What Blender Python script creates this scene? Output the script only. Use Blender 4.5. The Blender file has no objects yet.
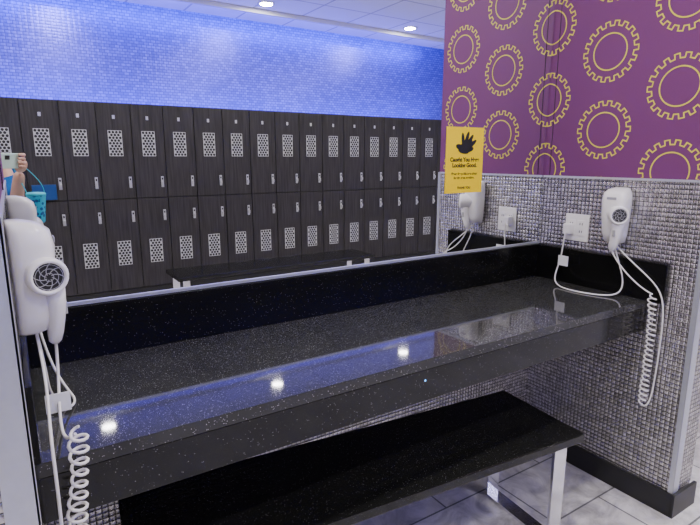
import bpy, bmesh, math, random
from mathutils import Vector, Matrix
random.seed(3)
PI=math.pi
D=1.6; H=1.43
WX=2.11      # right partition face
LX=-0.021    # left partition face
CEIL=3.05
YB=-4.7      # blue-lit wall
S=bpy.context.scene
col=S.collection

# ---------------------------------------------------------------- materials
def newmat(name):
    m=bpy.data.materials.new(name); m.use_nodes=True
    nt=m.node_tree; b=nt.nodes['Principled BSDF']
    return m,nt,b
def mat(name,c,rough=.5,metal=0.,spec=.5,coat=0.,noise=0.0,nscale=30):
    m,nt,b=newmat(name)
    b.inputs['Roughness'].default_value=rough
    b.inputs['Metallic'].default_value=metal
    b.inputs['Specular IOR Level'].default_value=spec
    b.inputs['Coat Weight'].default_value=coat
    if noise>0:
        tc=nt.nodes.new('ShaderNodeTexCoord'); n=nt.nodes.new('ShaderNodeTexNoise')
        n.inputs['Scale'].default_value=nscale
        mx=nt.nodes.new('ShaderNodeMix'); mx.data_type='RGBA'
        mx.inputs['A'].default_value=[max(0,v*(1-noise)) for v in c]+[1]
        mx.inputs['B'].default_value=[min(1,v*(1+noise)) for v in c]+[1]
        nt.links.new(tc.outputs['Object'],n.inputs['Vector'])
        nt.links.new(n.outputs['Fac'],mx.inputs['Factor'])
        nt.links.new(mx.outputs['Result'],b.inputs['Base Color'])
    else:
        b.inputs['Base Color'].default_value=(*c,1)
    return m
def emis(name,c,s):
    m,nt,b=newmat(name)
    b.inputs['Base Color'].default_value=(*c,1)
    b.inputs['Emission Color'].default_value=(*c,1)
    b.inputs['Emission Strength'].default_value=s
    return m
def mathn(nt,op,a,b=None):
    n=nt.nodes.new('ShaderNodeMath'); n.operation=op
    for i,v in enumerate((a,b)):
        if v is None: continue
        if isinstance(v,(int,float)): n.inputs[i].default_value=v
        else: nt.links.new(v,n.inputs[i])
    return n.outputs[0]
def mosaic(name,axis,w,h,c1,c2,mortar,rough=.28,metal=.9,msize=.0012,bump=.5,offset=0.0):
    m,nt,b=newmat(name); L=nt.links
    tc=nt.nodes.new('ShaderNodeTexCoord'); sp=nt.nodes.new('ShaderNodeSeparateXYZ')
    L.new(tc.outputs['Object'],sp.inputs[0])
    cb=nt.nodes.new('ShaderNodeCombineXYZ')
    u=sp.outputs[axis]; v=sp.outputs[2]
    L.new(u,cb.inputs[0]); L.new(v,cb.inputs[1])
    br=nt.nodes.new('ShaderNodeTexBrick'); br.offset=offset; br.squash=1
    br.inputs['Scale'].default_value=1
    br.inputs['Brick Width'].default_value=w; br.inputs['Row Height'].default_value=h
    br.inputs['Mortar Size'].default_value=msize; br.inputs['Mortar Smooth'].default_value=.1
    br.inputs['Color1'].default_value=(*c1,1); br.inputs['Color2'].default_value=(*c2,1)
    br.inputs['Mortar'].default_value=(*mortar,1)
    L.new(cb.outputs[0],br.inputs['Vector'])
    L.new(br.outputs['Color'],b.inputs['Base Color'])
    b.inputs['Metallic'].default_value=metal; b.inputs['Roughness'].default_value=rough
    su=mathn(nt,'ABSOLUTE',mathn(nt,'SINE',mathn(nt,'MULTIPLY',u,PI/w)))
    sv=mathn(nt,'ABSOLUTE',mathn(nt,'SINE',mathn(nt,'MULTIPLY',v,PI/h)))
    p=mathn(nt,'POWER',mathn(nt,'MULTIPLY',su,sv),.5)
    bp=nt.nodes.new('ShaderNodeBump'); bp.inputs['Strength'].default_value=bump; bp.inputs['Distance'].default_value=.003
    L.new(p,bp.inputs['Height']); L.new(bp.outputs[0],b.inputs['Normal'])
    return m
def granite(name,rough,b0,b1,spk,th,spec=.5):
    m,nt,b=newmat(name); L=nt.links
    tc=nt.nodes.new('ShaderNodeTexCoord')
    v=nt.nodes.new('ShaderNodeTexVoronoi'); v.inputs['Scale'].default_value=340
    L.new(tc.outputs['Object'],v.inputs['Vector'])
    sp=nt.nodes.new('ShaderNodeSeparateColor'); L.new(v.outputs['Color'],sp.inputs[0])
    a=mathn(nt,'GREATER_THAN',sp.outputs[0],th)
    d=mathn(nt,'LESS_THAN',v.outputs['Distance'],.30)
    f=mathn(nt,'MULTIPLY',mathn(nt,'MULTIPLY',a,d),sp.outputs[1])
    n=nt.nodes.new('ShaderNodeTexNoise'); n.inputs['Scale'].default_value=9; L.new(tc.outputs['Object'],n.inputs['Vector'])
    base=nt.nodes.new('ShaderNodeMix'); base.data_type='RGBA'
    base.inputs['A'].default_value=(b0,b0,b0*.97,1); base.inputs['B'].default_value=(b1,b1,b1*.98,1)
    L.new(n.outputs['Fac'],base.inputs['Factor'])
    mx=nt.nodes.new('ShaderNodeMix'); mx.data_type='RGBA'
    mx.inputs['B'].default_value=(spk,spk,spk,1)
    L.new(base.outputs['Result'],mx.inputs['A']); L.new(f,mx.inputs['Factor'])
    L.new(mx.outputs['Result'],b.inputs['Base Color'])
    b.inputs['Roughness'].default_value=rough; b.inputs['Specular IOR Level'].default_value=spec
    return m
def floor_mat():
    m,nt,b=newmat('grey_stone_tile'); L=nt.links
    tc=nt.nodes.new('ShaderNodeTexCoord')
    mp=nt.nodes.new('ShaderNodeMapping'); mp.inputs['Location'].default_value=(.12,.2,0); L.new(tc.outputs['Object'],mp.inputs[0])
    br=nt.nodes.new('ShaderNodeTexBrick'); br.offset=.5
    br.inputs['Scale'].default_value=1; br.inputs['Brick Width'].default_value=.6; br.inputs['Row Height'].default_value=.3
    br.inputs['Mortar Size'].default_value=.004
    br.inputs['Color1'].default_value=(.62,.59,.58,1); br.inputs['Color2'].default_value=(.74,.71,.70,1); br.inputs['Mortar'].default_value=(.16,.16,.16,1)
    L.new(mp.outputs[0],br.inputs['Vector'])
    n=nt.nodes.new('ShaderNodeTexNoise'); n.inputs['Scale'].default_value=6; n.inputs['Detail'].default_value=10; n.inputs['Roughness'].default_value=.65; n.inputs['Distortion'].default_value=1.5
    L.new(tc.outputs['Object'],n.inputs['Vector'])
    cr=nt.nodes.new('ShaderNodeValToRGB'); cr.color_ramp.elements[0].position=.35; cr.color_ramp.elements[0].color=(.5,.5,.5,1)
    cr.color_ramp.elements[1].position=.62; cr.color_ramp.elements[1].color=(1,1,1,1)
    L.new(n.outputs['Fac'],cr.inputs[0])
    mx=nt.nodes.new('ShaderNodeMix'); mx.data_type='RGBA'; mx.blend_type='MULTIPLY'; mx.inputs['Factor'].default_value=1
    L.new(br.outputs['Color'],mx.inputs['A']); L.new(cr.outputs[0],mx.inputs['B']); L.new(mx.outputs['Result'],b.inputs['Base Color'])
    b.inputs['Roughness'].default_value=.4
    return m
def ceil_mat():
    m,nt,b=newmat('acoustic_tile'); L=nt.links
    tc=nt.nodes.new('ShaderNodeTexCoord')
    br=nt.nodes.new('ShaderNodeTexBrick'); br.offset=0
    br.inputs['Scale'].default_value=1; br.inputs['Brick Width'].default_value=.61; br.inputs['Row Height'].default_value=.61
    br.inputs['Mortar Size'].default_value=.012
    br.inputs['Color1'].default_value=(.80,.80,.82,1); br.inputs['Color2'].default_value=(.84,.84,.86,1); br.inputs['Mortar'].default_value=(.5,.5,.52,1)
    L.new(tc.outputs['Object'],br.inputs['Vector']); L.new(br.outputs['Color'],b.inputs['Base Color'])
    b.inputs['Roughness'].default_value=.9
    return m
def wood():
    m,nt,b=newmat('dark_woodgrain_laminate'); L=nt.links
    tc=nt.nodes.new('ShaderNodeTexCoord'); mp=nt.nodes.new('ShaderNodeMapping')
    mp.inputs['Scale'].default_value=(60,60,3); L.new(tc.outputs['Object'],mp.inputs[0])
    n=nt.nodes.new('ShaderNodeTexNoise'); n.inputs['Scale'].default_value=1; n.inputs['Detail'].default_value=5
    L.new(mp.outputs[0],n.inputs['Vector'])
    cr=nt.nodes.new('ShaderNodeValToRGB')
    cr.color_ramp.elements[0].position=.3; cr.color_ramp.elements[0].color=(.015,.0135,.015,1)
    cr.color_ramp.elements[1].position=.75; cr.color_ramp.elements[1].color=(.052,.046,.050,1)
    L.new(n.outputs['Fac'],cr.inputs[0]); L.new(cr.outputs[0],b.inputs['Base Color'])
    b.inputs['Roughness'].default_value=.5; b.inputs['Specular IOR Level'].default_value=.35
    return m
M_gran=granite('black_granite',.10,.006,.011,.26,.91,.4)
M_splash=granite('granite_backsplash',.2,.004,.007,.18,.94,.22)
M_slab=granite('granite_countertop',.045,.022,.044,.42,.80,.42)
M_floor=floor_mat(); M_ceil=ceil_mat(); M_wood=wood()
TA,TB,TM=(.44,.425,.42),(.80,.775,.76),(.10,.095,.095)
M_mosX=mosaic('steel_mosaic_x',0,.018,.018,TA,TB,TM,rough=.27,metal=.85,bump=.95,msize=.0014)
M_mosY=mosaic('steel_mosaic_y',1,.018,.018,TA,TB,TM,rough=.27,metal=.85,bump=.95,msize=.0014)
M_led_tint=mosaic('steel_weave_led_tint',0,.05,.03,(.115,.105,.60),(.19,.17,.86),(.07,.065,.42),rough=.33,metal=.6,msize=.003,bump=.4,offset=.5)  # blue of the LED light is tinted into the steel tile colours
M_purple=mat('purple_wallpaper',(.150,.030,.135),.6,noise=.06,nscale=200)
M_gear=mat('gear_yellow',(.74,.62,.05),.5)
M_white=mat('white_paint',(.7,.7,.72),.7,noise=.03)
M_mirror=mat('mirror_glass',(.93,.94,.95),0.0,1.0)
M_alum=mat('brushed_aluminium',(.66,.68,.74),.38,.7,noise=.06,nscale=80)
M_chrome=mat('chrome',(.8,.8,.82),.15,1.0)
M_latch=mat('satin_steel',(.7,.7,.71),.3,.7)
M_base=mat('black_rubber',(.012,.012,.013),.4)
M_plas=mat('white_plastic',(.84,.82,.80),.28,coat=.3)
M_plas2=mat('grey_plastic',(.35,.35,.36),.4)
M_dark=mat('dark_plastic',(.02,.02,.02),.4)
M_cord=mat('cord_white',(.8,.77,.74),.45)
M_paper=mat('white_tag',(.85,.85,.85),.6)
M_yel=mat('yellow_paper',(1.0,.70,.0),.7,spec=.2)
M_ink=mat('black_ink',(.01,.01,.01),.6)
M_vent=mat('vent_steel',(.52,.52,.53),.45,.2)
M_led=emis('led_blue',(.08,.06,1.0),6)
M_lamp=emis('lamp_disc',(1,.97,.95),40)

# ---------------------------------------------------------------- helpers
def link(ob,parent=None):
    col.objects.link(ob)
    if parent is not None: ob.parent=parent
    return ob
def empty(name,loc=(0,0,0)):
    e=bpy.data.objects.new(name,None); e.location=(0,0,0); e.empty_display_size=.1
    return link(e)
def meshob(name,verts,faces,m,parent=None,smooth=False):
    me=bpy.data.meshes.new(name); me.from_pydata([tuple(v) for v in verts],[],faces)
    bm=bmesh.new(); bm.from_mesh(me); bmesh.ops.recalc_face_normals(bm,faces=bm.faces); bm.to_mesh(me); bm.free()
    if m: me.materials.append(m)
    if smooth:
        for p in me.polygons: p.use_smooth=True
    return link(bpy.data.objects.new(name,me),parent)
def boxv(x0,x1,y0,y1,z0,z1):
    return [(x,y,z) for x in (x0,x1) for y in (y0,y1) for z in (z0,z1)]
BF=[(0,1,3,2),(4,6,7,5),(0,4,5,1),(2,3,7,6),(0,2,6,4),(1,5,7,3)]
def box(name,x0,x1,y0,y1,z0,z1,m,parent=None,bev=0,seg=2):
    o=meshob(name,boxv(min(x0,x1),max(x0,x1),min(y0,y1),max(y0,y1),z0,z1),BF,m,parent)
    if bev>0:
        b=o.modifiers.new('b','BEVEL'); b.width=bev; b.segments=seg; b.limit_method='ANGLE'
        if seg>2:
            for p in o.data.polygons: p.use_smooth=True
    return o
def boxes(name,lst,m,parent=None,bev=0):
    V=[];F=[]
    for b in lst:
        k=len(V); V+=boxv(*b); F+=[tuple(i+k for i in f) for f in BF]
    o=meshob(name,V,F,m,parent)
    if bev>0:
        q=o.modifiers.new('b','BEVEL'); q.width=bev; q.segments=1
    return o
def loft(name,rings,m,parent=None,sub=0):
    n=len(rings[0]); V=[];F=[]
    for r in rings: V+=r
    for i in range(len(rings)-1):
        for j in range(n):
            F.append((i*n+j,i*n+(j+1)%n,(i+1)*n+(j+1)%n,(i+1)*n+j))
    F.append(tuple(range(n))); F.append(tuple(range((len(rings)-1)*n,len(rings)*n)))
    o=meshob(name,V,F,m,parent,True)
    if sub:
        s=o.modifiers.new('s','SUBSURF'); s.levels=sub; s.render_levels=sub
    return o
def sup(n,a,b,e=2.6):
    out=[]
    for i in range(n):
        t=2*PI*i/n; c,s=math.cos(t),math.sin(t)
        out.append((a*math.copysign(abs(c)**(2/e),c), b*math.copysign(abs(s)**(2/e),s)))
    return out
def curve(name,pts,r,m,parent=None,smooth=True,cyclic=False):
    cu=bpy.data.curves.new(name,'CURVE'); cu.dimensions='3D'; cu.bevel_depth=r; cu.bevel_resolution=3; cu.resolution_u=6
    sp=cu.splines.new('NURBS' if smooth else 'POLY'); sp.points.add(len(pts)-1)
    for i,p in enumerate(pts): sp.points[i].co=(*p,1)
    if smooth: sp.use_endpoint_u=True; sp.order_u=4 if len(pts)>3 else 3
    sp.use_cyclic_u=cyclic; cu.use_fill_caps=True
    cu.materials.append(m)
    return link(bpy.data.objects.new(name,cu),parent)
def coil(name,path,turns,rad,r,m,parent):
    P=[Vector(p) for p in path]; segs=[(P[i+1]-P[i]).length for i in range(len(P)-1)]; tot=sum(segs)
    pts=[]; N=turns*12
    for k in range(N+1):
        d=tot*k/N; i=0
        while i<len(segs)-1 and d>segs[i]: d-=segs[i]; i+=1
        p=P[i].lerp(P[i+1],min(1,d/segs[i])); a=2*PI*k/12
        rr=rad*min(1,k/8,(N-k)/8+.1)*(1+.12*math.sin(k*.09))
        pts.append((p.x+rr*math.cos(a),p.y+rr*math.sin(a),p.z+.003*math.sin(a)))
    return curve(name,pts,r,m,parent,False)

# ---------------------------------------------------------------- room shell
box('floor',-2.4,6.4,YB-.1,.1,-.1,0,M_floor)
box('ceiling',-2.4,6.4,YB-.1,.1,CEIL,CEIL+.1,M_ceil)
box('wall_back',-2.4,6.4,0,.1,0,CEIL,M_mosX)
box('wall_front',-2.4,6.4,YB-.1,YB,0,CEIL,M_led_tint)
box('wall_west',-2.4,-2.3,YB,0,0,CEIL,M_white)
box('wall_east',6.3,6.4,YB,0,0,CEIL,M_white)
QE=.722; ZM=1.345
def partition(name,x0,x1,face):
    e=empty(name)
    box('tile_wainscot',x0,x1,-QE,-.002,0,ZM,M_mosY,e)
    box('tile_end',x0+.002,x1-.002,-QE-.003,-QE,0.1,ZM,M_mosX,e)
    box('painted_upper',x0,x1,-QE,-.002,ZM,CEIL-.002,M_purple,e)
    s=1 if face==x1 else -1
    box('corner_trim',face-s*.042,face+s*.003,-QE-.009,-QE-.003,.1,ZM+.004,M_alum,e)
    box('corner_trim_return',face,face+s*.004,-QE-.009,-QE+.010,.1,ZM+.004,M_alum,e)
    box('top_trim',face-s*.001,face+s*.005,-QE,-.012,ZM-.003,ZM+.006,M_alum,e)
    return e
partition('wall_right_partition',WX,WX+.16,WX)
partition('wall_left_partition',LX-.16,LX,LX)
def bb(name,face,s):
    o=boxes(name,[(min(face,face+s*.012),max(face,face+s*.012),-QE-.012,-.004,0,.1),
                (min(face+s*.012,face-s*.172),max(face+s*.012,face-s*.172),-QE-.022,-QE-.010,0,.1)],M_base)
bb('baseboard_right',WX,-1); bb('baseboard_left',LX,1)
box('baseboard_back',LX+.014,WX-.014,-.012,-.001,0,.1,M_base)
# gears
def gears():
    bm=bmesh.new()
    x=WX-.0012
    def ring(loopi,loopo,q,z):
        n=len(loopi)
        vi=[bm.verts.new((x,-(q+a),z+b)) for a,b in loopi]; vo=[bm.verts.new((x,-(q+a),z+b)) for a,b in loopo]
        for i in range(n):
            bm.faces.new((vi[i],vi[(i+1)%n],vo[(i+1)%n],vo[i]))
    def circ(r,n=48): return [(r*math.cos(2*PI*i/n),r*math.sin(2*PI*i/n)) for i in range(n)]
    def gear(r0,r1,off,n=18):
        out=[]
        for k in range(n):
            c=2*PI*k/n; w=2*PI/n
            do=off/ ((r0+r1)/2)
            for rr,aa in ((r0+off,-.40*w),(r0+off,-.26*w-do),(r1+off,-.22*w-do),(r1+off,0),(r1+off,.22*w+do),(r0+off,.26*w+do)):
                out.append((rr*math.cos(c+aa),rr*math.sin(c+aa)))
        return out
    P=.31; HQ=.285
    for ci in range(0,4):
        q=ci*HQ
        z0=1.69 if ci%2==0 else 1.545
        for k in range(-2,6):
            z=z0+k*P
            ring(circ(.0685),circ(.0735),q,z)
            ring(gear(.100,.117,-.0022),gear(.100,.117,.0024),q,z)
    def cut(co,no):
        bmesh.ops.bisect_plane(bm,geom=bm.verts[:]+bm.edges[:]+bm.faces[:],plane_co=co,plane_no=no,clear_outer=True)
    cut((0,-.004,0),(0,1,0)); cut((0,-QE+.002,0),(0,-1,0)); cut((0,0,ZM+.008),(0,0,-1)); cut((0,0,CEIL-.01),(0,0,1))
    bmesh.ops.recalc_face_normals(bm,faces=bm.faces)
    me=bpy.data.meshes.new('gear_print'); bm.to_mesh(me); bm.free(); me.materials.append(M_gear)
    return link(bpy.data.objects.new('gear_wall_graphic',me))
gears()
box('trim_1',WX-.0015,WX-.0002,-.042,-.040,ZM+.01,CEIL-.01,M_ink)

# ---------------------------------------------------------------- mirror
HC=.87; BS=1.025
e=empty('wall_mirror')
box('glass',LX+.003,WX-.003,-.008,-.002,BS+.012,2.62,M_mirror,e)
box('bottom_channel',LX+.003,WX-.003,-.013,-.001,BS+.002,BS+.012,M_alum,e)
box('top_channel',LX+.003,WX-.003,-.013,-.001,2.62,2.632,M_alum,e)

# ---------------------------------------------------------------- counter
QC=.55
e=empty('vanity_counter')
box('slab',LX+.001,WX-.001,-QC,-.001,HC-.03,HC,M_slab,e,.002)
box('apron',LX+.001,WX-.001,-QC,-QC+.03,HC-.125,HC-.0302,M_gran,e,.001)
box('backsplash',LX+.001,WX-.001,-.021,-.001,HC,BS,M_splash,e,.001)
box('side_splash',WX-.020,WX-.001,-.615,-.022,HC+.0005,BS,M_splash,e,.001)
box('side_splash_west',LX+.001,LX+.012,-.55,-.022,HC+.0005,BS,M_splash,e,.001)
box('blue_indicator',.93,.934,-QC-.001,-QC,HC-.064,HC-.060,emis('blue_dot',(.1,.4,1),5),e)

# ---------------------------------------------------------------- benches
def bench(name,cx,cy,L,W,Z,rot):
    e=empty(name)
    e.location=(cx,cy,0); e.rotation_euler=(0,0,rot)
    box('seat',-L/2,L/2,-W/2,W/2,Z-.032,Z,M_gran,e,.003)
    for s,nm in ((-1,'a'),(1,'b')):
        xc=s*(L/2-.075); t=.012; w=.03
        w2=W/2-.035
        boxes('leg_frame_'+nm,[(xc-w,xc+w,-w2,-w2+t,.012,Z-.045),(xc-w,xc+w,w2-t,w2,.012,Z-.045),
              (xc-w,xc+w,-w2,w2,0,.012),(xc-w,xc+w,-w2,w2,Z-.045,Z-.033)],M_chrome,e)
    return e
rot=-math.radians(5.5)
BL=1.53;BW=.41
cr=Vector((1.65,-.612))
R=Matrix.Rotation(rot,2)
c=cr-R@Vector((BL/2,-BW/2))
bench('vanity_bench',c.x,c.y,BL,BW,.45,rot)
bench('vanity_bench',2.08,-2.93,2.0,.42,.45,0)

# ---------------------------------------------------------------- lockers
YL=-4.0; PT=.308; LT=1.951; LB=.114; MID=(LT+LB)/2
e=empty('locker_bank')
k0,k1=-6,17
xs=[.583+PT*k for k in range(k0,k1)]
xa=xs[0]-PT/2; xb=xs[-1]+PT/2
box('carcass',xa,xb,YL-.5,YL-.02,.0,LT,M_dark,e)
box('plinth',xa,xb,YL-.02,YL-.005,0,LB-.008,M_base,e)
boxes('doors',[(x-PT/2+.0035,x+PT/2-.0035,YL-.019,YL,z0,z1) for x in xs for z0,z1 in ((LB,MID-.003),(MID+.003,LT-.004))],M_wood,e,.002)
vz=(1.570,.489); VW=.063;VH=.122
boxes('vent_plates',[(x-VW,x+VW,YL+.0003,YL+.003,z-VH,z+VH) for x in xs for z in vz],M_vent,e)
V=[];F=[]
for x in xs:
    for z in vz:
        for r in range(9):
            nc=4 if r%2==0 else 3
            for c_ in range(nc):
                px=x+(c_-(nc-1)/2)*.031; pz=z+(r-4)*.0262
                k=len(V)
                for j in range(8): V.append((px+.0125*math.cos(PI/4*j),YL+.0036,pz+.0133*math.sin(PI/4*j)))
                F.append(tuple(range(k,k+8)))
meshob('vent_holes',V,F,M_ink,e)
hb=[];
for x in xs:
    for z in (1.193,.853):
        hb.append((x+.095,x+.121,YL+.0003,YL+.006,z-.055,z+.055))
        hb.append((x+.101,x+.115,YL+.006,YL+.03,z-.035,z+.0))
    hb.append((x-.012,x+.012,YL+.0003,YL+.003,1.80,1.835))
boxes('latches',hb,M_latch,e,.002)
V=[];F=[]
for x in xs:
    for z in (1.193,.853):
        k=len(V)
        for j in range(8): V.append((x+.108+.008*math.cos(PI/4*j),YL+.0065,z+.03+.012*math.sin(PI/4*j)))
        F.append(tuple(range(k,k+8)))
meshob('keyholes',V,F,M_ink,e)
e=empty('locker_placard')
box('panel',.15,.345,YL+.031,YL+.036,1.05,1.19,mat('placard_blue',(.005,.05,.20),.4),e,.002)
box('standoff',.2,.295,YL+.0005,YL+.0305,1.08,1.16,M_plas2,e)

# LED strip on the locker tops (real fixture)
e=empty('led_strip_light')
box('housing',xa+.05,xb-.05,YL-.48,YL-.42,LT+.001,LT+.03,M_alum,e)
box('diffuser',xa+.06,xb-.06,YL-.475,YL-.425,LT+.0305,LT+.035,M_led,e)
def area(name,loc,rot,sx,sy,en,c,parent=None,shape='RECTANGLE'):
    l=bpy.data.lights.new(name,'AREA'); l.shape=shape; l.size=sx; l.size_y=sy; l.energy=en; l.color=c
    o=bpy.data.objects.new(name,l); o.location=loc; o.rotation_euler=rot
    return link(o,parent)
area('led_emitter',((xa+xb)/2,YL-.45,LT+.045),(PI+.15,0,0),xb-xa-.2,.05,80,(.08,.06,1.0),e)
e=empty('cove_light')
box('housing',xa+.05,xb-.05,YB+.50,YB+.54,CEIL-.05,CEIL-.002,M_white,e)
area('cove_emitter',((xa+xb)/2,YB+.48,CEIL-.03),(-PI/2+.5,0,0),xb-xa-.2,.04,42,(.06,.05,1.0),e)

# ---------------------------------------------------------------- downlights
def downlight(x,y,en):
    e=empty('recessed_downlight')
    n=24;V=[];F=[]
    for r,z in ((.095,CEIL-.001),(.095,CEIL-.008),(.07,CEIL-.010),(.07,CEIL-.002)):
        V+=[(x+r*math.cos(2*PI*i/n),y+r*math.sin(2*PI*i/n),z) for i in range(n)]
    for k in range(3):
        for i in range(n): F.append((k*n+i,k*n+(i+1)%n,(k+1)*n+(i+1)%n,(k+1)*n+i))
    meshob('trim_ring',V,F,M_white,e,True)
    meshob('lens',[(x+.069*math.cos(2*PI*i/n),y+.069*math.sin(2*PI*i/n),CEIL-.004) for i in range(n)],[tuple(range(n))],M_lamp,e)
    area('lamp',(x,y,CEIL-.012),(0,0,0),.13,.13,en,(1,.945,.91),e,'DISK')
for x in (-1.37,.58,2.49,4.46):
    downlight(x,-3.93,15)
    downlight(x,-2.2,20)
    downlight(x+.4,-.95,31)

# ---------------------------------------------------------------- hair dryers
def dryer(sx,face,q,z0,ang,cn):
    e=empty('wall_hair_dryer')
    def P(n,t,z): return (face+sx*(n+.001),-(q+t),z0+z)
    prof=[(-.120,.020,.028),(-.113,.028,.038),(-.08,.034,.046),(0,.038,.052),(.055,.040,.054),(.085,.037,.050),(.100,.028,.040),(.107,.014,.022)]
    rings=[[P(a+u,v,z) for u,v in sup(24,a,b,3.2)] for z,a,b in prof]
    loft('mount_base',rings,M_plas,e)
    # handset barrel, rear grille turned out of the wall and into the room
    al=math.radians(ang); dn,dt=math.sin(al),math.cos(al)
    cz=.0
    def ringt(t,r,zz=0,w=0):
        return [P(cn+t*dn+r*math.cos(2*PI*i/24)*(-dt),.012+t*dt+r*math.cos(2*PI*i/24)*dn,cz+zz+r*math.sin(2*PI*i/24)) for i in range(24)]
    loft('barrel',[ringt(-.040,.030,.006),ringt(-.02,.034,.003),ringt(.02,.0375),ringt(.050,.0375),ringt(.060,.034),ringt(.0605,.029),ringt(.054,.027)],M_plas,e)
    meshob('grille_back',ringt(.0545,.0272),[tuple(range(24))],M_dark,e)
    for r in (.008,.0165,.0245):
        curve('grille_ring_%d'%int(r*1000),ringt(.0570,r),.0006,M_plas2,e,False,True)
    for k in range(8):
        a0=2*PI*k/8; pts=[]
        for r in (.005,.011,.017,.023,.027):
            a=a0+r*34; u=r*math.cos(a); v=r*math.sin(a)
            pts.append(P(cn+.0568*dn-u*dt,.012+.0568*dt+u*dn,cz+v))
        curve('grille_blade_%d'%k,pts,.0008,M_plas2,e,False)
    h=cn+.018
    hp=[(-.020,.021,.025,.034,h),(-.06,.018,.022,.032,h+.002),(-.095,.016,.020,.026,h),(-.125,.015,.018,.018,h-.004),(-.142,.012,.014,.016,h-.006),(-.149,.006,.007,.015,h-.006)]
    loft('handle',[[P(n+u,t+v,z) for u,v in sup(16,a,b,2.3)] for z,a,b,t,n in hp],M_plas,e)
    box('switch',*sorted((face+sx*(h+.016),face+sx*(h+.022))),-(q+.036),-(q+.024),z0-.085,z0-.06,M_plas2,e,.001)
    box('brand_label',*sorted((face+sx*.0800,face+sx*.0815)),-(q+.02),-(q-.02),z0+.060,z0+.070,M_plas2,e)
    return e,P
ZD=1.205; QD=.40
e,P=dryer(-1,WX,QD,ZD,48,.054)
top=P(.068,.015,-.147); bot=P(.03,.0,-.12)
curve('handset_cord',[top,(WX-.06,-.44,1.0),(WX-.055,-.52,.93),(WX-.055,-.585,.91)],.0030,M_cord,e)
coil('coil_cord',[(WX-.055,-.587,.91),(WX-.050,-.597,.78),(WX-.056,-.60,.62),(WX-.062,-.60,.45)],22,.013,.0030,M_cord,e)
curve('coil_return',[(WX-.062,-.60,.45),(WX-.03,-.615,.43),(WX-.022,-.62,.55),(WX-.03,-.632,.85),(WX-.03,-.60,.95),(WX-.03,-.47,1.02),bot],.0030,M_cord,e)
QO=.205; ZO=1.125
plug=(WX-.045,-QO+.025,ZO-.012)
curve('power_cord',[plug,(WX-.05,-.175,1.05),(WX-.045,-.17,.98),(WX-.075,-.16,.91),(WX-.12,-.20,HC+.004),(WX-.15,-.30,HC+.004),(WX-.12,-.42,HC+.004),(WX-.06,-.47,HC+.01),(WX-.035,-.46,.95),(WX-.03,-.42,1.02),bot],.0030,M_cord,e)
box('warning_tag',WX-.062,WX-.060,-.215,-.165,.955,1.0,M_paper,e)
e,P=dryer(1,LX,QD,ZD,12,.050)
top=P(.062,.015,-.147); bot=P(.03,.0,-.12)
curve('handset_cord',[top,(.042,-.40,1.0),(.030,-.47,.92),(.03,-.56,.90),(.05,-.585,.93)],.0030,M_cord,e)
coil('coil_cord',[(.054,-.590,.945),(.050,-.596,.86),(.038,-.60,.78),(.034,-.60,.60),(.034,-.6,.5)],20,.0145,.0030,M_cord,e)
curve('coil_return',[(.034,-.60,.5),(.012,-.61,.48),(.008,-.61,.6),(.012,-.61,.85),(.010,-.57,.95),(.018,-.46,1.0),bot],.0030,M_cord,e)
curve('power_cord',[bot,(.02,-.42,1.0),(.015,-.40,.95),(.05,-.36,HC+.004),(.08,-.30,HC+.004),(.05,-.24,HC+.02),(.02,-.22,1.0),(.012,-.205,1.10)],.0030,M_cord,e)
box('warning_tag',.010,.055,-.462,-.460,.925,.965,M_paper,e)

# outlets
def outlet(sx,face):
    e=empty('power_outlet')
    def bx(n,n0,n1,t0,t1,z0,z1,m,bev=0): return box(n,*sorted((face+sx*n0,face+sx*n1)),-(QO+t1),-(QO+t0),ZO+z0,ZO+z1,m,e,bev)
    bx('cover_plate',.0005,.006,-.057,.057,-.06,.06,M_plas,.002)
    for k,t in ((0,-.024),(1,.024)):
        bx('socket_%d'%k,.006,.009,t-.017,t+.017,-.034,.034,M_plas,.001)
        for j,z in ((0,-.016),(1,.018)):
            bx('slot_%d%d'%(k,j),.009,.0095,t-.007,t-.004,z-.005,z+.005,M_dark)
            bx('slotb_%d%d'%(k,j),.009,.0095,t+.004,t+.007,z-.005,z+.005,M_dark)
    bx('plug',.0096,.045,-.043,-.008,-.03,.018,M_plas,.006)
outlet(-1,WX); outlet(1,LX)

# ---------------------------------------------------------------- yellow notice on the mirror
e=empty('yellow_notice')
sx0,sx1=1.486,1.697; sz0,sz1=1.287,1.554
box('paper',sx0,sx1,-.0095,-.0083,sz0,sz1,M_yel,e)
cx=(sx0+sx1)/2
def ell(x,z,a,b,r):
    n=20
    pts=[]
    for i in range(n):
        t=2*PI*i/n; u,v=a*math.cos(t),b*math.sin(t)
        pts.append((x+u*math.cos(r)-v*math.sin(r),-.0099,z+u*math.sin(r)+v*math.cos(r)))
    return pts
V=[];F=[]
for (dx,dz,a,b,r) in ((0,0,.044,.018,.5),(.022,.018,.034,.009,.9),(.006,.026,.034,.009,1.2),(-.014,.020,.032,.009,1.7),(.034,.004,.034,.009,.6),(-.026,-.008,.028,.012,-.3),(.012,-.016,.036,.012,.15),(-.008,-.024,.028,.009,-.1)):
    k=len(V); V+=[(p[0],p[1]-.00005*len(F),p[2]) for p in ell(cx+dx,1.480+dz,a,b,r)]; F.append(tuple(range(k,k+20)))
meshob('emblem',V,F,M_ink,e)
def text(s,x,z,size,parent,off=.0006):
    cu=bpy.data.curves.new('text','FONT'); cu.body=s; cu.size=size; cu.align_x='CENTER'; cu.extrude=.0001; cu.offset=off
    cu.materials.append(M_ink)
    o=bpy.data.objects.new('text_line',cu); o.location=(x,-.0100,z); o.rotation_euler=(PI/2,0,0)
    link(o,parent)
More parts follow.
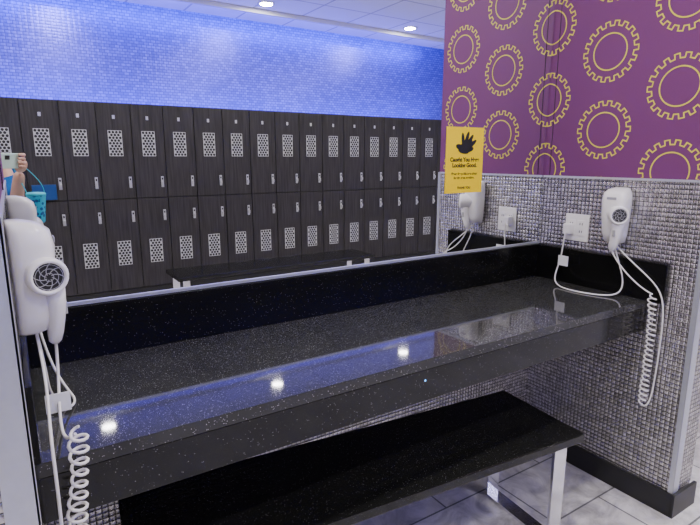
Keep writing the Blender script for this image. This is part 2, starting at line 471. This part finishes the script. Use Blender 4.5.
text('Caught You Here',cx,1.416,.023,e,.001); text('Looking Good.',cx,1.393,.023,e,.001)
text('Please keep this area clean',cx,1.362,.0135,e,.0004); text('for the next member.',cx,1.345,.0135,e,.0004)
text('THANK YOU',cx,1.304,.013,e,.0005)

# ---------------------------------------------------------------- photographer
M_skin=mat('skin',(.56,.33,.24),.5,noise=.05)
M_shirt=mat('blue_shirt',(.01,.16,.55),.8,noise=.1)
M_pants=mat('charcoal_pants',(.03,.03,.04),.8)
M_shoe=mat('shoe',(.1,.1,.1),.6)
M_hair=mat('brown_hair',(.05,.03,.018),.6,noise=.3,nscale=120)
def skin(name,verts,edges,rad,m,parent,sub=2,root=0):
    me=bpy.data.meshes.new(name); me.from_pydata([tuple(v) for v in verts],edges,[])
    me.materials.append(m)
    o=link(bpy.data.objects.new(name,me),parent)
    md=o.modifiers.new('Skin','SKIN'); md.use_smooth_shade=True
    sd=me.skin_vertices[0].data
    for i,r in enumerate(rad):
        sd[i].radius=r if isinstance(r,tuple) else (r,r)
        sd[i].use_root=(i==root)
    s=o.modifiers.new('s','SUBSURF'); s.levels=sub; s.render_levels=sub
    return o
man=empty('photographer')
px,py=-.205,-1.96
psi=math.radians(32.8); pit=math.radians(11.36)
CAM=Vector((0,-D,H))
fw=Vector((math.sin(psi)*math.cos(pit),math.cos(psi)*math.cos(pit),-math.sin(pit)))
rt=Vector((math.cos(psi),-math.sin(psi),0)); up=rt.cross(fw)
def C(r,u,f): return CAM+rt*r+up*u+fw*f
wr=C(.095,-.085,-.055); wl=C(-.165,-.085,-.05)
bv=[(px,py,.95),(px,py,1.10),(px,py,1.27),(px,py,1.42),(px,py+.01,1.49),(px,py+.02,1.54),
    (px+.17,py,1.40),(px+.215,py+.10,1.17),wr,
    (px-.17,py,1.40),(px-.20,py+.12,1.15),wl,
    (px+.09,py,.88),(px+.10,py+.02,.49),(px+.11,py-.01,.10),(px+.12,py+.07,.05),
    (px-.09,py,.88),(px-.10,py+.02,.49),(px-.11,py-.01,.10),(px-.12,py+.07,.05)]
be=[(0,1),(1,2),(2,3),(3,4),(4,5),(3,6),(6,7),(7,8),(3,9),(9,10),(10,11),(0,12),(12,13),(13,14),(14,15),(0,16),(16,17),(17,18),(18,19)]
br=[(.13,.10),(.115,.09),(.13,.095),(.10,.08),.055,.052,.05,.040,.027,.05,.040,.026,.08,.052,.036,.03,.08,.052,.036,.03]
skin('body',bv,be,br,M_skin,man)
mr=Vector(bv[6]).lerp(Vector(bv[7]),.88); ml=Vector(bv[9]).lerp(Vector(bv[10]),.88)
skin('shirt',[(px,py,.90),(px,py,1.08),(px,py,1.27),(px,py,1.415),(px,py+.005,1.462),bv[6],mr,bv[9],ml],
     [(0,1),(1,2),(2,3),(3,4),(3,5),(5,6),(3,7),(7,8)],[(.16,.125),(.145,.115),(.155,.115),(.115,.095),.062,.072,.072,.072,.072],M_shirt,man)
skin('pants',[(px,py,.93),(px+.09,py,.86),(px+.10,py+.02,.49),(px+.11,py-.01,.12),(px-.09,py,.86),(px-.10,py+.02,.49),(px-.11,py-.01,.12)],
     [(0,1),(1,2),(2,3),(0,4),(4,5),(5,6)],[(.15,.12),.10,.068,.056,.10,.068,.056],M_pants,man)
for s,nm in ((1,'right'),(-1,'left')):
    x=px+s*.115
    rings=[]
    for t,w,h in ((-.09,.02,.03),(-.08,.036,.06),(-.02,.04,.085),(.05,.045,.07),(.12,.046,.045),(.165,.036,.03),(.18,.015,.015)):
        rings.append([(x+u,py+t,max(.002,h/2+v)) for u,v in sup(16,w,h/2,2.5)])
    loft('shoe_'+nm,rings,M_shoe,man)
hc=Vector((px,py+.03,1.62))
def headpt(th,ph):
    d=Vector((math.sin(ph)*math.cos(th),math.sin(ph)*math.sin(th),math.cos(ph)))
    a,b,c_=.075,.095,.115
    x,y,z=d.x*a,d.y*b,d.z*c_
    if z<0: x*=1-.28*(-z/c_)**1.5; y*=1-.12*(-z/c_)
    if y>0:
        g=lambda cx_,cz_,s: math.exp(-(((x-cx_)/s)**2+((z-cz_)/(s*1.1))**2))
        y+=.024*g(0,-.028,.012)+.012*g(0,-.008,.010)+.006*g(0,-.062,.02)
        y-=.010*g(.031,.002,.014)+.010*g(-.031,.002,.014)
        y+=.006*g(0,-.10,.022)
    return Vector((x,y,z))+hc
V=[];F=[];NT,NP=48,32
for i in range(NP+1):
    for j in range(NT): V.append(headpt(2*PI*j/NT,PI*i/NP))
for i in range(NP):
    for j in range(NT): F.append((i*NT+j,i*NT+(j+1)%NT,(i+1)*NT+(j+1)%NT,(i+1)*NT+j))
meshob('head',V,F,M_skin,man,True)
def sph(name,c_,r,m,parent,sc=(1,1,1)):
    V=[];F=[]
    for i in range(13):
        for j in range(16):
            a,b=2*PI*j/16,PI*i/12
            V.append((c_[0]+sc[0]*r*math.sin(b)*math.cos(a),c_[1]+sc[1]*r*math.sin(b)*math.sin(a),c_[2]+sc[2]*r*math.cos(b)))
    for i in range(12):
        for j in range(16): F.append((i*16+j,i*16+(j+1)%16,(i+1)*16+(j+1)%16,(i+1)*16+j))
    return meshob(name,V,F,m,parent,True)
for s,nm in ((1,'right'),(-1,'left')):
    sph('eye_'+nm,hc+Vector((s*.031,.078,.002)),.011,M_paper,man)
    sph('iris_'+nm,hc+Vector((s*.031,.0865,.0)),.0045,M_ink,man)
    sph('ear_'+nm,hc+Vector((s*.075,-.005,-.01)),.03,M_skin,man,(.35,.6,1))
    sph('brow_'+nm,hc+Vector((s*.031,.086,.020)),.016,M_hair,man,(1,.3,.22))
sph('mouth',hc+Vector((0,.088,-.062)),.02,mat('lips',(.45,.16,.14),.5),man,(1,.35,.25))
V=[];F=[]
for i in range(NP+1):
    for j in range(NT):
        th=2*PI*j/NT; front=max(0,math.sin(th)); lim=.80-.47*front**.6
        ph=PI*i/NP*lim
        p=headpt(th,ph)-hc; V.append(hc+p*1.10+Vector((0,-.004,.004)))
for i in range(NP):
    for j in range(NT): F.append((i*NT+j,i*NT+(j+1)%NT,(i+1)*NT+(j+1)%NT,(i+1)*NT+j))
o=meshob('hair',V,F,M_hair,man,True); sm=o.modifiers.new('s','SOLIDIFY'); sm.thickness=.006
# phone
M_phone=mat('mint_phone',(.55,.72,.62),.25)
ph=empty('smartphone')
def cbox(name,r0,r1,u0,u1,f0,f1,m,parent,bev=0):
    V=[C(r,u,f) for r in (r0,r1) for u in (u0,u1) for f in (f0,f1)]
    o=meshob(name,V,BF,m,parent)
    if bev: b=o.modifiers.new('b','BEVEL'); b.width=bev; b.segments=3
    return o
PR=.060
cbox('body',-.100,PR,-.056,.022,-.016,-.008,M_phone,ph,.003)
cbox('camera_bump',-.012,.012,-.010,.012,-.008,-.006,M_dark,ph,.001)
cbox('screen',-.095,PR-.005,-.052,.018,-.0165,-.016,M_dark,ph)
def hand(s,edge,wrist,nm):
    palm=C(edge+s*.028,-.045,-.03); k=C(edge+s*.028,-.012,-.022)
    skin('palm_'+nm,[wrist,palm,k],[(0,1),(1,2)],[(.028,.024),(.034,.020),(.028,.016)],M_skin,man)
    ups=(.018,-.002,-.022,-.041); ln=(.026,.032,.030,.022)
    for i,(u,l) in enumerate(zip(ups,ln)):
        a=C(edge+s*.032,u-.012,-.026); b=C(edge+s*.025,u-.002,-.004); c_=C(edge+s*.010,u,.004); d=C(edge+s*(.010-l*.75),u,.001)
        if s>0: d=C(edge-.004-l*.3,u,.002)
        skin('finger_%s_%d'%(nm,i),[a,b,c_,d],[(0,1),(1,2),(2,3)],[.0105,.0098,.0088,.0072],M_skin,man,2)
    skin('thumb_'+nm,[C(edge+s*.022,-.055,-.032),C(edge+s*.008,-.040,-.034),C(edge-s*.015,-.030,-.027),C(edge-s*.030,-.026,-.025)],[(0,1),(1,2),(2,3)],[.013,.011,.0095,.008],M_skin,man,2)
hand(1,PR,wr,'right'); hand(-1,-.100,wl,'left')
M_tur=mat('turquoise',(.02,.42,.55),.4,noise=.0)
def spot_mat():
    m,nt,b=newmat('turquoise_pattern'); L=nt.links
    tc=nt.nodes.new('ShaderNodeTexCoord'); v=nt.nodes.new('ShaderNodeTexVoronoi'); v.inputs['Scale'].default_value=45
    L.new(tc.outputs['Object'],v.inputs['Vector'])
    f=mathn(nt,'LESS_THAN',v.outputs['Distance'],.38)
    mx=nt.nodes.new('ShaderNodeMix'); mx.data_type='RGBA'
    mx.inputs['A'].default_value=(.01,.36,.52,1); mx.inputs['B'].default_value=(.005,.06,.2,1)
    L.new(f,mx.inputs['Factor']); L.new(mx.outputs['Result'],b.inputs['Base Color']); b.inputs['Roughness'].default_value=.4
    return m
t=empty('drink_tumbler')
tx,ty,tz=.105,-1.715,1.085
loft('cup',[[(tx+r*math.cos(2*PI*i/24),ty+r*math.sin(2*PI*i/24),tz+z) for i in range(24)] for r,z in ((.028,0),(.031,.004),(.036,.06),(.046,.14),(.047,.145))],spot_mat(),t)
loft('lid',[[(tx+r*math.cos(2*PI*i/24),ty+r*math.sin(2*PI*i/24),tz+z) for i in range(24)] for r,z in ((.048,.1455),(.048,.158),(.04,.163),(.02,.165))],M_tur,t)
curve('wrist_strap',[(tx-.04,ty,tz+.155),(tx-.05,ty-.01,tz+.20),Vector(wr)+Vector((-.04,-.03,.03)),Vector(wr)+Vector((0,0,.05)),Vector(wr)+Vector((.035,.0,.02)),(tx+.045,ty,tz+.20),(tx+.04,ty,tz+.155)],.0022,M_tur,t)

# ---------------------------------------------------------------- world / camera
w=bpy.data.worlds.new('world'); S.world=w; w.use_nodes=True
w.node_tree.nodes['Background'].inputs[0].default_value=(.05,.05,.06,1)
cd=bpy.data.cameras.new('camera'); cd.sensor_width=36; cd.lens=520/700*36; cd.clip_start=.02
co=bpy.data.objects.new('camera',cd); col.objects.link(co)
co.location=CAM; co.rotation_euler=(PI/2-pit,0,-psi)
S.camera=co
